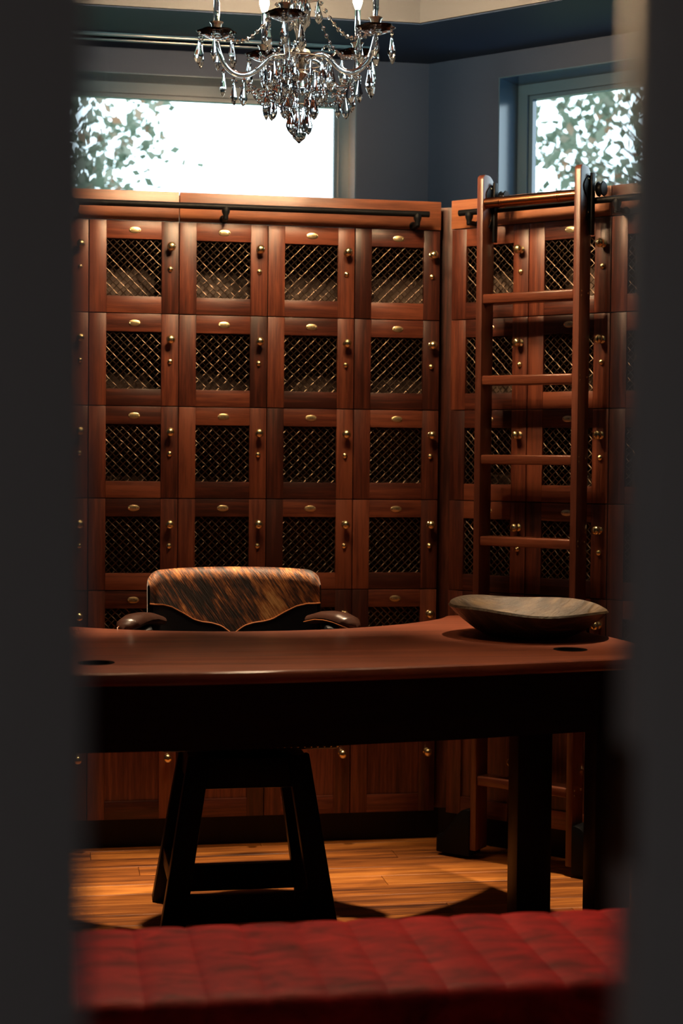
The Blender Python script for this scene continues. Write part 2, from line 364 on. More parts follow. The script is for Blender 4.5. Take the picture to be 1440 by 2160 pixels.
# ------------------------------------------------------------------ room shell
def structure(o): o['kind'] = 'structure'; return o
def room():
    fl = structure(MB().box(XLW-.1, 3.2, -8.0, 1.0, -0.03, -0.012).build('floor', M['dark_wood']))
    # planks laid side by side over the room floor, running along the back wall
    y = 0.12; row = 0; pw = 0.118
    meshes = {}
    while y > -5.0:
        x = XLW-0.6+((row*0.73) % 1.1)
        while x < 2.6:
            L = [1.1, 1.45, 0.9, 1.7, 1.25][(row*3+int(x*7)) % 5]
            x1 = min(x+L, 3.0)
            if x1 > -1.2 or row % 2 == 0 or True:
                key = round(x1-x, 3)
                if key not in meshes:
                    meshes[key] = MB().box(0, key-0.0015, -pw+0.0015, 0, -0.012, 0).mesh('plank', M['plank'], bevel=0.0012, seg=1)
                place('plank', meshes[key], fl, (x, y, 0))
            x = x1
        y -= pw; row += 1
    # back wall with wide window opening (x -1.15..0.64, z 2.30..2.862)
    wx0, wx1, wz0, wz1 = -1.15, 0.64, 2.30, 2.862
    b = MB(); y0, y1 = WB, WB+0.22
    b.box(XLW-.1, wx0, y0, y1, 0, 3.4).box(wx1, WCOR.x, y0, y1, 0, 3.4).box(wx0, wx1, y0, y1, 0, wz0).box(wx0, wx1, y0, y1, wz1, 3.4)
    b.prism([(WCOR.x, y0), (WCOR.x+.22*.414, y1), (WCOR.x, y1)], 0, 3.4)
    structure(b.build('wall_back', M['navy']))
    # angled side wall, own frame: x along T from the wall corner, y outward
    w = structure(empty('wall_side', WCOR, RZ))
    ax0, ax1 = 0.31, 1.75
    b = MB()
    b.box(0, ax0, 0, .22, 0, 3.4).box(ax1, 2.4, 0, .22, 0, 3.4).box(ax0, ax1, 0, .22, 0, 2.30).box(ax0, ax1, 0, .22, 2.862, 3.4)
    b.build('wall_surface', M['navy'], w)
    e = WCOR+T*2.4
    structure(MB().box(e.x, e.x+.12, -5.05, e.y, 0, 3.4).build('wall_right', M['navy']))
    structure(MB().box(XLW-.12, XLW, -8.0, WB, 0, 3.4).build('wall_left', M['navy']))
    # double-door wall
    f = MB().box(XLW, -1.0, -5.04, -4.92, 0, 3.4).box(0.30, e.x+.12, -5.04, -4.92, 0, 3.4).box(-1.0, 0.30, -5.04, -4.92, 2.35, 3.4)
    structure(f.build('wall_front', M['navy']))
    # soffit running round under a raised tray
    pts = [(XLW, WB), (WCOR.x, WB), (e.x, e.y), (e.x, -5.0)]
    q = RW(0, .224, 0); # inner corner of soffit
    yb = -0.19; xi = O.x-(0.224*math.sqrt(2)-0.19)
    ic = Vector((xi, yb, 0)); ie = ic+T*2.1
    s = MB()
    s.prism([(XLW, WB+.02), (WCOR.x+.01, WB+.02), (ic.x, ic.y), (XLW, yb)], ZS, 3.4)
    s.prism([(WCOR.x+.01, WB+.02), (e.x+.02, e.y+.02), (ie.x, ie.y), (ic.x, ic.y)], ZS, 3.4)
    s.prism([(e.x+.02, e.y+.02), (e.x+.02, -5.0), (ie.x, -5.0), (ie.x, ie.y)], ZS, 3.4)
    structure(s.build('ceiling_soffit', M['navy']))
    fa = MB()
    fa.prism([(XLW, yb-.012), (XLW, yb-.002), (ic.x, yb-.002), (ic.x-.005, yb-.012)], ZS+.004, ZC)
    t2 = NI*0.002; t3 = NI*0.012
    fa.prism([tuple((ic+t2)[:2]), tuple((ic+t3)[:2]), tuple((ie+t3)[:2]), tuple((ie+t2)[:2])], ZS+.004, ZC)
    structure(fa.build('trim_1', M['tray']))
    structure(MB().box(XLW, e.x+.12, -5.05, WB, ZC, ZC+.05).build('ceiling', M['tray']))
    # hall on the camera's side of the doors
    structure(MB().box(XLW, 3.2, -8.1, -8.0, 0, 3.4).build('wall_hall', M['hall_paint']))
    structure(MB().box(1.4, 1.5, -8.0, -5.04, 0, 3.4).build('wall_hall_side', M['hall_paint']))
    structure(MB().box(XLW, 1.5, -8.0, -5.05, 2.75, 2.85).build('ceiling_hall', M['hall_paint']))
    return w
wall_side = room()

def windows():
    def make(name, L, parent_loc, rz, y0):
        w = structure(empty(name, parent_loc, rz))
        z0, z1 = 2.30, 2.862; fw = 0.045
        fr = MB()
        yy0, yy1 = y0, y0+.05
        fr.box(0, fw, yy0, yy1, z0, z1).box(L-fw, L, yy0, yy1, z0, z1).box(fw, L-fw, yy0, yy1, z1-fw, z1).box(fw, L-fw, yy0, yy1, z0, z0+fw)
        fr.build('window_frame', M['navy_trim'], w)
        s = MB(); a = fw; bq = .015
        s.box(a, a+bq, yy0+.015, yy1-.005, z0+fw, z1-fw).box(L-a-bq, L-a, yy0+.015, yy1-.005, z0+fw, z1-fw)
        s.box(a+bq, L-a-bq, yy0+.015, yy1-.005, z1-fw-bq, z1-fw).box(a+bq, L-a-bq, yy0+.015, yy1-.005, z0+fw, z0+fw+bq)
        s.build('sash', M['navy_trim'], w)
        MB().box(a+bq-.002, L-a-bq+.002, yy0+.028, yy0+.032, z0+fw+bq-.002, z1-fw-bq+.002).build('pane', M['pane'], w)
        # painted reveal lining, glossy
        r = MB(); t = .004
        r.box(0, t, .001, y0, z0, z1).box(L-t, L, .001, y0, z0, z1).box(t, L-t, .001, y0, z1-t, z1).box(t, L-t, .001, y0, z0, z0+t)
        r.build('reveal', M['navy_trim'], w)
        return w
    make('window_1', 1.79, (-1.15, WB, 0), 0, .14)
    make('window_2', 1.44, WCOR+T*.31, RZ, .145)
windows()

# ------------------------------------------------------------------ lockers
def wire_mesh(w, h, pitch=0.0255, r=0.0018):
    """diagonal double-crimped woven wire, in the xz plane, centred on y=0."""
    b = MB(); step = pitch/2
    amp = 0.0021
    for sgn in (1, -1):
        n = int((w+h)/pitch)+2
        for k in range(-n, n+1):
            c0 = k*pitch
            # line x = c0 + sgn*t, z = t (t 0..h)
            t0, t1 = 0.0, h
            if sgn > 0: lo, hi = -c0, w-c0
            else: lo, hi = c0-w, c0
            t0 = max(t0, lo); t1 = min(t1, hi)
            if t1-t0 < 0.004: continue
            # crossings with the other family fall every pitch/2 in t
            i0 = math.floor(t0/(step/2)); i1 = math.ceil(t1/(step/2))
            path = []
            for i in range(i0, i1+1):
                t = min(max(i*step/2, t0), t1)
                ph = (t/step+(k if sgn > 0 else k+1))*PI
                y = amp*math.cos(ph)*(1 if sgn > 0 else -1)*(1 if True else 1)
                p = (c0+sgn*t, y, t)
                if not path or (Vector(p)-Vector(path[-1])).length > 1e-4: path.append(p)
            if len(path) > 1: b.tube(path, r, n=5, caps=False)
    return b.mesh('wire_mesh', M['wire'], smooth=True)

G = 0.0016
SW, RT, RB = 0.0623, 0.065, 0.061
DT = 0.020
def locker_meshes():
    d = {}
    h = CH-2*G
    d['stile'] = MB().box(0, SW-G, 0, DT, 0, h).mesh('stile', M['mah_v'], bevel=0.0016)
    w = CW-2*SW
    d['rail_t'] = MB().box(0, w, 0.0004, DT, 0, RT-G).mesh('rail', M['mah_h'], bevel=0.0012)
    d['rail_b'] = MB().box(0, w, 0.0004, DT, 0, RB-G).mesh('rail', M['mah_h'], bevel=0.0012)
    d['wire'] = wire_mesh(w+.004, CH-RT-RB+.004)
    k = MB().lathe([(0.013, 0.0), (0.013, 0.002), (0.0105, 0.0035), (0.0065, 0.006), (0.0062, 0.014), (0.009, 0.0175), (0.0135, 0.0215), (0.0160, 0.0275), (0.0160, 0.0315), (0.0140, 0.0365), (0.0095, 0.0405), (0.004, 0.0420)], n=20, axis='y')
    d['knob'] = k.mesh('knob', M['brass'], smooth=True)
    l = MB().lathe([(0.0098, 0), (0.0098, 0.0035), (0.0080, 0.006), (0.0062, 0.0065), (0.0060, 0.0110), (0.0045, 0.0125), (0.002, 0.013)], n=16, axis='y')
    d['lock'] = l.mesh('lock', M['brass'], smooth=True)
    pl = []
    n = 28
    for i in range(n):
        g = 2*PI*i/n; c, s = math.cos(g), math.sin(g)
        pl.append((0.0205*math.copysign(abs(c)**0.92, c), 0.0108*math.copysign(abs(s)**0.95, s)))
    b = MB(); vs = [(x, 0, z) for x, z in pl]+[(x, -.0016, z) for x, z in pl]+[(x*.93, -.0022, z*.9) for x, z in pl]
    fs = [tuple(range(2*n, 3*n))]+[(i, (i+1) % n, (i+1) % n+n, i+n) for i in range(n)]+[(i+n, (i+1) % n+n, (i+1) % n+2*n, i+2*n) for i in range(n)]
    b.add(vs, fs)
    d['plate'] = b.mesh('number_plate', M['brass_plate'], smooth=True)
    d['screw'] = MB().lathe([(0.0024, 0), (0.0024, 0.0008), (0.0012, 0.0016)], n=10, axis='y').mesh('screw', M['brass'], smooth=True)
    D = 0.185; t = 0.006; a0, a1, z0, z1 = .0005, CW-.0005, .0005, CH-.0005
    o = [(a0, DT+.002, z0), (a1, DT+.002, z0), (a1, DT+.002, z1), (a0, DT+.002, z1), (a0, D+t, z0), (a1, D+t, z0), (a1, D+t, z1), (a0, D+t, z1)]
    i_ = [(a0+t, DT+.002, z0+t), (a1-t, DT+.002, z0+t), (a1-t, DT+.002, z1-t), (a0+t, DT+.002, z1-t), (a0+t, D, z0+t), (a1-t, D, z0+t), (a1-t, D, z1-t), (a0+t, D, z1-t)]
    b = MB().add(o+i_, [(4, 5, 6, 7), (0, 4, 5, 1), (1, 5, 6, 2), (2, 6, 7, 3), (3, 7, 4, 0), (12, 13, 14, 15), (8, 12, 13, 9), (9, 13, 14, 10), (10, 14, 15, 11), (11, 15, 12, 8), (0, 1, 9, 8), (1, 2, 10, 9), (2, 3, 11, 10), (3, 0, 8, 11)])
    d['body'] = b.mesh('body', M['cedar'])
    return d
LM = locker_meshes()
def numeral_mesh(txt):
    cu = bpy.data.curves.new('numeral', 'FONT'); cu.body = txt; cu.size = 0.0098; cu.align_x = 'CENTER'; cu.align_y = 'CENTER'
    cu.extrude = 0.0002; cu.resolution_u = 3; cu.space_character = 1.1
    o = bpy.data.objects.new('numeral', cu); COL.objects.link(o)
    bpy.context.view_layer.update()
    me = bpy.data.meshes.new_from_object(o.evaluated_get(bpy.context.evaluated_depsgraph_get()))
    bpy.data.objects.remove(o); bpy.data.curves.remove(cu)
    me.name = 'numeral'; me.materials.clear(); me.materials.append(M['engrave'])
    return me
ROWS = ['top row', 'second row from top', 'third row from top', 'fourth row from top', 'fifth row from top']
def locker(loc, rz, num, label, group, ajar=0.0):
    t = empty('locker', loc, rz); tag(t, label, 'locker', group)
    place('body', LM['body'], t)
    d = empty('door', (G, 0, G), -ajar, t)
    place('stile', LM['stile'], d, (0, 0, 0)); place('stile', LM['stile'], d, (CW-SW-G, 0, 0))
    place('rail', LM['rail_b'], d, (SW-G, 0, 0)); place('rail', LM['rail_t'], d, (SW-G, 0, CH-RT-G))
    place('wire_mesh', LM['wire'], d, (SW-G-.002, 0.011, RB-G-.002))
    place('knob', LM['knob'], d, (0.2885, 0, CH-0.092-G)); place('lock', LM['lock'], d, (0.2870, 0, CH-0.170-G))
    px, pz = 0.1605, CH-0.0345-G
    place('number_plate', LM['plate'], d, (px, 0.0002, pz))
    for s in (-1, 1): place('screw', LM['screw'], d, (px+s*0.0165, -.0018, pz))
    place('numeral', numeral_mesh(str(num)), d, (px, -.0024, pz), (PI/2, 0, 0))
    return t
BASE = {}
def base_meshes():
    h = ZB-ZK-2*G; w = CW-2*SW
    BASE['stile'] = MB().box(0, SW-G, 0, DT, 0, h).mesh('stile', M['mah_v'], bevel=0.0016)
    BASE['rail'] = MB().box(0, w, 0.0004, DT, 0, 0.065).mesh('rail', M['mah_h'], bevel=0.0012)
    BASE['panel'] = MB().box(0, w+.01, 0, .006, 0, h-.12).mesh('panel', M['mah_v'])
    BASE['body'] = MB().box(.0005, CW-.0005, DT+.003, .19, 0, ZB-ZK).mesh('body', M['mah_v'])
base_meshes()
def base_cabinet(loc, rz, label, group):
    t = empty('base_cabinet', loc, rz); tag(t, label, 'cabinet', group)
    place('body', BASE['body'], t)
    d = empty('door', (G, 0, G), 0, t); h = ZB-ZK-2*G
    place('stile', BASE['stile'], d); place('stile', BASE['stile'], d, (CW-SW-G, 0, 0))
    place('rail', BASE['rail'], d, (SW-G, 0, 0)); place('rail', BASE['rail'], d, (SW-G, 0, h-.065))
    place('panel', BASE['panel'], d, (SW-G-.005, .011, .06))
    place('knob', LM['knob'], d, (0.2855, 0, 0.223))
COLS = [('B', -1, 'first back wall column from the left'), ('B', 0, 'second back wall column from the left'), ('B', 1, 'third back wall column from the left'),
        ('B', 2, 'fourth back wall column from the left'), ('B', 3, 'back wall column next to the corner'),
        ('R', 0, 'side wall column next to the corner'), ('R', 1, 'side wall column behind the ladder'), ('R', 2, 'side wall column beyond the ladder')]
A0 = 0.0480
for ci, (wall, j, cname) in enumerate(COLS):
    for r in range(5):
        z = ZT-(r+1)*CH
        if wall == 'B': loc, rz = Vector((X0+j*CW, 0, z)), 0.0
        else: loc, rz = RW(A0+j*CW, 0, z), RZ
        num = 166+5*ci+r
        aj = {(0, 1): 0.016, (0, 2): 0.018, (0, 3): 0.02, (2, 4): .010, (3, 2): .005, (3, 3): .005, (3, 1): .004}.get((j, r), 0.0) if wall == 'B' else 0.0
        locker(loc, rz, num, f'mesh-fronted mahogany locker, {ROWS[r]}, {cname}', 'mahogany lockers with mesh doors', aj)
    if wall == 'B': loc, rz = Vector((X0+j*CW, 0, ZK)), 0.0
    else: loc, rz = RW(A0+j*CW, 0, ZK), RZ
    base_cabinet(loc, rz, f'solid-panel mahogany base cabinet below the lockers, {cname}', 'base cabinets under the lockers')

def casework_trim():
    xl = X0-CW
    def st(b, name, mat, bev=0.002, loc=(0, 0, 0), rz=0): return structure(b.build(name, mat, None, loc, (0, 0, rz), bevel=bev))
    st(MB().box(xl, X0+CW-.0012, -0.003, .02, ZT+G, ZF), 'trim_2', M['mah_fascia'])
    st(MB().box(X0+CW+.0012, XC+.0005, -0.003, .02, ZT+G, ZF), 'trim_3', M['mah_fascia'])
    p = RW(A0, 0, 0)
    st(MB().box(-.001, 2*CW-.0012, -0.003, .02, ZT+G, ZF), 'trim_4', M['mah_fascia'], loc=p, rz=RZ)
    st(MB().box(2*CW+.0012, 3*CW, -0.003, .02, ZT+G, ZF), 'trim_5', M['mah_fascia'], loc=p, rz=RZ)
    # corner filler post, set back between the two banks
    a = Vector((XC-.0145, .075, 0)); b2 = RW(A0-.016, -.075, 0)
    c1 = RW(A0-.016, -.10, 0); c2 = Vector((XC-.0145, .10, 0))
    st(MB().prism([tuple(a[:2]), tuple(b2[:2]), tuple(c1[:2]), tuple(c2[:2])], ZK, ZF-.012), 'trim_6', M['mah_v'], bev=0)
    # decks closing the tops of the banks
    st(MB().box(xl, XC-.02, .021, WB-.002, ZF-.03, ZF-.008), 'trim_7', M['mah_h'], bev=0)
    st(MB().box(.02, 3*CW, .021, WR-.004, ZF-.03, ZF-.008), 'trim_8', M['mah_h'], bev=0, loc=p, rz=RZ)
    # end panels
    st(MB().box(xl-.02, xl-.001, 0, WB-.002, 0, ZF), 'trim_9', M['mah_v'])
    st(MB().box(3*CW+.001, 3*CW+.02, 0, WR-.004, 0, ZF), 'trim_10', M['mah_v'], loc=p, rz=RZ)
    # recessed toe kicks
    st(MB().box(xl, XC+.06, .055, .075, 0, ZK), 'baseboard_back', M['dark_wood'], bev=0)
    st(MB().box(-.065, 3*CW, .055, .075, 0, ZK), 'baseboard_side', M['dark_wood'], bev=0, loc=p, rz=RZ)
casework_trim()

# ------------------------------------------------------------------ ladder rails and ladder
def bracket_mesh():
    b = MB()
    b.lathe([(0.0155, .0003), (0.0155, 0.003), (0.013, .006)], n=16, axis='y', c=(0, 0, -0.034))   # wall flange
    b.box(-.008, .008, -.073, -.0003, -.046, -.030)
    b.lathe([(0.0095, -.042), (0.0095, -.030), (0.0145, -.018), (0.0150, -.008), (0.012, 0.0)], n=16, c=(0, -.07, 0))
    return b.mesh('bracket', M['black_metal'], smooth=True)
BR = bracket_mesh()
def rail_thing(name, L, brs, loc, rz, label):
    t = empty(name, loc, rz); tag(t, label, 'rail', 'black ladder rails along the lockers')
    MB().lathe([(0.0100, 0), (0.0112, .001), (0.0112, L-.001), (0.0100, L)], n=16, axis='x', c=(0, -.07, 0)).build('rail_tube', M['black_metal'], t, smooth=True)
    for x in brs: place('bracket', BR, t, (x, 0.0, 0))
xl = X0-CW
rail_thing('ladder_rail', 0.8343-xl-.02, [.25, 0.0941-xl-.02, 0.7906-xl-.02], (xl+.02, -.003, 2.307), 0, 'black metal ladder rail along the back wall fascia, under the wide window')
rail_thing('ladder_rail', 1.06-.1215-.06, [.042, .62], RW(.1215, 0.003, 2.305), RZ, 'black metal ladder rail on the side wall, carrying the wooden ladder')

def ladder():
    t = empty('rolling_ladder', RW(0, 0, 0), RZ)   # local x along wall, local -y into the room
    tag(t, 'tall mahogany rolling library ladder hanging on the side wall rail', 'ladder')
    aL, aR, w, nf, nb = 0.2515, 0.6287, 0.0245, 0.170, 0.088
    zt, zb = 2.417, 0.034
    def stile(a0):
        # profile in the yz plane with rounded top
        pr = [(-nf, zb), (-nb, zb), (-nb, zt-.045)]
        for k in range(1, 8):
            g = PI/2*k/7; pr.append((-nb-.045+.045*math.cos(g), zt-.045+.045*math.sin(g)))
        for k in range(0, 5):
            g = PI/2*k/4; pr.append((-nf+.02-.02*math.sin(g), zt-.02+.02*math.cos(g)))
        n = len(pr); vs = [(a0, y, z) for y, z in pr]+[(a0+w, y, z) for y, z in pr]
        fs = [tuple(range(n)), tuple(range(2*n-1, n-1, -1))]+[(i, (i+1) % n, (i+1) % n+n, i+n) for i in range(n)]
        return MB().add(vs, fs).build('stile', M['mah_ladder_v'], t, bevel=.003)
    sL = stile(aL); sR = stile(aR)
    for zc in (1.982, 1.697, 1.420, 1.134, 0.855, 0.572, 0.284):
        MB().box(0, aR-aL-w+.002, -nf+.004, -nb-.002, -.017, .017).build('tread', M['mah_ladder_h'], t, (aL+w-.001, 0, zc), bevel=.006, seg=3)
        for s, p in ((sR, aR+w),):
            for dy in (-.155, -.105):
                for dz in ((-.006, .010) if dy < -.12 else (.006,)):
                    MB().lathe([(0, 0), (0.0035, 0), (0.0035, .0008), (.0015, .0018)], n=8, axis='x').build('screw', M['brass'], sR, (p, dy, zc+dz), smooth=True)
    # bronze roller bar between the stiles
    L = aR-aL-w
    pr = [(0.0190, 0), (0.0190, .048)]
    for q in (.052, L-.075): pr += [(0.0190, q-.001), (0.0208, q), (0.0208, q+.006), (0.0192, q+.0075), (0.0208, q+.009), (0.0208, q+.015), (0.0190, q+.016)]
    pr.append((0.0190, L))
    MB().lathe(pr, n=20, axis='x').build('roller_bar', M['bronze_bar'], t, (aL+w, -.146, 2.318), smooth=True)
    # hook plates with wheels running on the rail
    for a in (aL, aR):
        h = empty('hook', (a+w, 0, 0), 0, t)
        ogee = []
        for k in range(0, 13):
            z = 2.385-k*.0125; y = -.118-.030*math.sin(PI*k/12*2.0)*(.55 if k > 6 else 1.0)-.014*(k/12)
            ogee.append((y, z))
        back = [(-.092, 2.235), (-.092, 2.385)]
        pr = ogee+back; n = len(pr)
        vs = [(0, y, z) for y, z in pr]+[(.004, y, z) for y, z in pr]
        MB().add(vs, [tuple(range(n)), tuple(range(2*n-1, n-1, -1))]+[(i, (i+1) % n, (i+1) % n+n, i+n) for i in range(n)]).build('hook_plate', M['black_metal'], h)
        MB().box(.004, .014, -.112, -.088, 2.185, 2.395).build('hook_bar', M['black_metal'], h, bevel=.003)
        MB().lathe([(.006, 0), (.024, .0), (.026, .003), (.020, .008), (.020, .016), (.026, .021), (.024, .024), (.006, .024)], n=24, axis='x').build('rail_wheel', M['black_metal'], h, (.016, -.0725, 2.343), smooth=True)
        for z in (2.372, 2.26): MB().lathe([(0.004, 0), (0.004, .001), (.002, .0025)], n=8, axis='x').build('screw', M['brass'], h, (.004, -.122, z), smooth=True)
    # rubber-tyred floor castors under curved black guards, outside each stile
    for a, s in ((aL, -1), (aR+w, 1)):
        c = empty('castor', (a, -.13, 0), 0, t)
        pr = [(.0, .012), (.0, .175), (.012, .178)]
        for k in range(11):
            u = k/10; pr.append((.02+.105*u, .176-.100*(u*u*(3-2*u))))
        pr += [(.135, .070), (.135, .012)]
        pr = [(s*x, z) for x, z in pr]; n = len(pr)
        vs = [(x, -.045, z) for x, z in pr]+[(x, .040, z) for x, z in pr]
        MB().add(vs, [tuple(range(n)), tuple(range(2*n-1, n-1, -1))]+[(i, (i+1) % n, (i+1) % n+n, i+n) for i in range(n)]).build('castor_guard', M['black_metal'], c, bevel=.003)
        MB().lathe([(.006, 0), (.030, 0), (.034, .004), (.034, .020), (.030, .024), (.006, .024)], n=20, axis='x').build('castor_wheel', M['leather_dark'], c, (s*.06-.012, -.01, .034), smooth=True)
ladder()

# ------------------------------------------------------------------ table
def curve_slab(name, outer, holes, z0, z1, mat, parent, bevel=0.006):
    cu = bpy.data.curves.new(name, 'CURVE'); cu.dimensions = '2D'; cu.fill_mode = 'BOTH'
    for pts in [outer]+holes:
        sp = cu.splines.new('POLY'); sp.points.add(len(pts)-1); sp.use_cyclic_u = True
        for i, (x, y) in enumerate(pts): sp.points[i].co = (x, y, 0, 1)
    cu.extrude = (z1-z0)/2-bevel; cu.bevel_depth = bevel; cu.bevel_resolution = 2; cu.offset = -bevel
    o = bpy.data.objects.new(name, cu); COL.objects.link(o); bpy.context.view_layer.update()
    me = bpy.data.meshes.new_from_object(o.evaluated_get(bpy.context.evaluated_depsgraph_get()))
    bpy.data.objects.remove(o); bpy.data.curves.remove(cu)
    me.name = name; me.materials.clear(); me.materials.append(mat)
    bm = bmesh.new(); bm.from_mesh(me)
    bmesh.ops.remove_doubles(bm, verts=bm.verts, dist=1e-5)
    bmesh.ops.recalc_face_normals(bm, faces=bm.faces)
    for f in bm.faces: f.smooth = True
    for e in bm.edges:
        if len(e.link_faces) == 2 and e.calc_face_angle(0) > math.radians(30): e.smooth = False
    bm.to_mesh(me); bm.free()
    return place(name, me, parent, (0, 0, (z0+z1)/2))
def smooth_closed(pts, n=8):
    out = []; m = len(pts)
    for i in range(m):
        p0, p1, p2, p3 = [Vector(pts[(i+k-1) % m]) for k in range(4)]
        for k in range(n):
            t = k/n
            q = 0.5*((2*p1)+(p2-p0)*t+(2*p0-5*p1+4*p2-p3)*t*t+(3*p1-p0-3*p2+p3)*t**3)
            out.append((q.x, q.y))
    return out
ZTAB = 0.885
def table():
    t = empty('game_table', (0.1, -1.35, 0)); tag(t, 'curved mahogany table with dark apron, concave back edge and round cup holes', 'table')
    def f(p): return (p[0]-.1, p[1]+1.35)
    front = [(-.95, -1.60), (-.85, -1.745), (-.62, -1.805), (-.424, -1.830), (-.11, -1.826), (.218, -1.800), (.58, -1.744), (1.04, -1.655), (1.13, -1.615), (1.172, -1.53)]
    rights = [(1.182, -1.30), (1.144, -1.045), (1.03, -.72), (.915, -.475)]
    horn = [(.880, -.440), (.845, -.440), (.818, -.455), (.800, -.492)]
    cx, cy, R = .09, -.036, .85
    arc = []
    for k in range(15):
        g = math.radians(-37+(-106)*k/14); arc.append((cx+R*math.cos(g), cy+R*math.sin(g)))
    lhorn = [(-.622, -.490), (-.645, -.452), (-.69, -.445)]
    lefts = [(-.80, -.70), (-.93, -1.05), (-.985, -1.35)]
    pts = front+rights+horn+arc+lhorn+lefts
    outer = smooth_closed([f(p) for p in pts], 5)
    holes = []
    hc = [(-.392, -1.620, .038), (.934, -1.457, .039)]
    for x, y, r in hc:
        holes.append([f((x+r*math.cos(2*PI*k/32), y+r*math.sin(2*PI*k/32))) for k in range(32)])
    curve_slab('table_top', outer, holes, ZTAB-.034, ZTAB, M['mah_table'], t, bevel=.010)
    for x, y, r in hc:
        b = MB(); q = f((x, y))
        b.lathe([(r-.004, 0), (r-.002, .0), (r-.002, .0995), (r+.009, .1003), (r+.009, .1012), (r-.003, .1012), (r-.005, .098), (r-.005, .004), (.001, .004)], n=28)
        b.build('cup_holder', M['black_hole'], t, (q[0], q[1], ZTAB-.100), smooth=True)
    # apron following the front and sides, set back under the edge
    ap = [(-.86, -1.52), (-.78, -1.655), (-.60, -1.715), (-.424, -1.735), (-.11, -1.732), (.218, -1.708), (.58, -1.655), (.98, -1.572), (1.06, -1.53), (1.09, -1.45)]
    inn = [(x*.985+.0, y+.03) for x, y in ap]
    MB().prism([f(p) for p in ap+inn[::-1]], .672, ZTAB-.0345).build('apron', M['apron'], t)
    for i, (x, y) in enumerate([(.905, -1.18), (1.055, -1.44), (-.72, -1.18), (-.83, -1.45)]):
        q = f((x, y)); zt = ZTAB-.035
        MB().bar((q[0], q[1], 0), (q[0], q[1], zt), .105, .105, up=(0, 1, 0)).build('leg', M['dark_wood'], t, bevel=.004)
    # rails joining the legs under the horns
    for s in ((.905, -1.18, 1.055, -1.44), (-.72, -1.18, -.83, -1.45)):
        a = f(s[:2]); b2 = f(s[2:])
        MB().bar((a[0], a[1], .775), (b2[0], b2[1], .775), .03, .14).build('rail', M['apron'], t)
table()

def bowl():
    me_b = MB(); n = 56; prof = []
    outer = [(0.03, 0.0), (0.115, 0.0), (0.135, .004), (0.165, .022), (0.195, .045), (0.222, .068), (0.240, .086)]
    inner = [(0.236, .093), (0.228, .091), (0.205, .070), (0.172, .045), (0.13, .026), (0.07, .019), (0.01, .018)]
    allp = outer+inner; vs = []; rnd = random.Random(3)
    for i, (r, h) in enumerate(allp):
        for k in range(n):
            g = 2*PI*k/n
            wob = 1+.012*math.sin(3*g+1)+.010*math.sin(5*g+.5)+rnd.uniform(-.004, .004)
            hz = h+(.010*math.sin(g-.3)+.004*math.sin(4*g))*(h/.09)
            vs.append((r*wob*math.cos(g)*1.0, r*wob*math.sin(g)*1.03, max(hz, 0)))
    fs = []
    for i in range(len(allp)-1):
        for k in range(n): fs.append((i*n+k, i*n+(k+1) % n, (i+1)*n+(k+1) % n, (i+1)*n+k))
    fs += [tuple(range(n-1, -1, -1)), tuple((len(allp)-1)*n+k for k in range(n))]
    o = me_b.add(vs, fs).build('dough_bowl', M['bowl'], None, (.922, -1.09, ZTAB+.001), (0, 0, math.radians(15)), smooth=True)
    tag(o, 'wide hand-carved weathered wooden bowl standing on the table', 'bowl')
bowl()

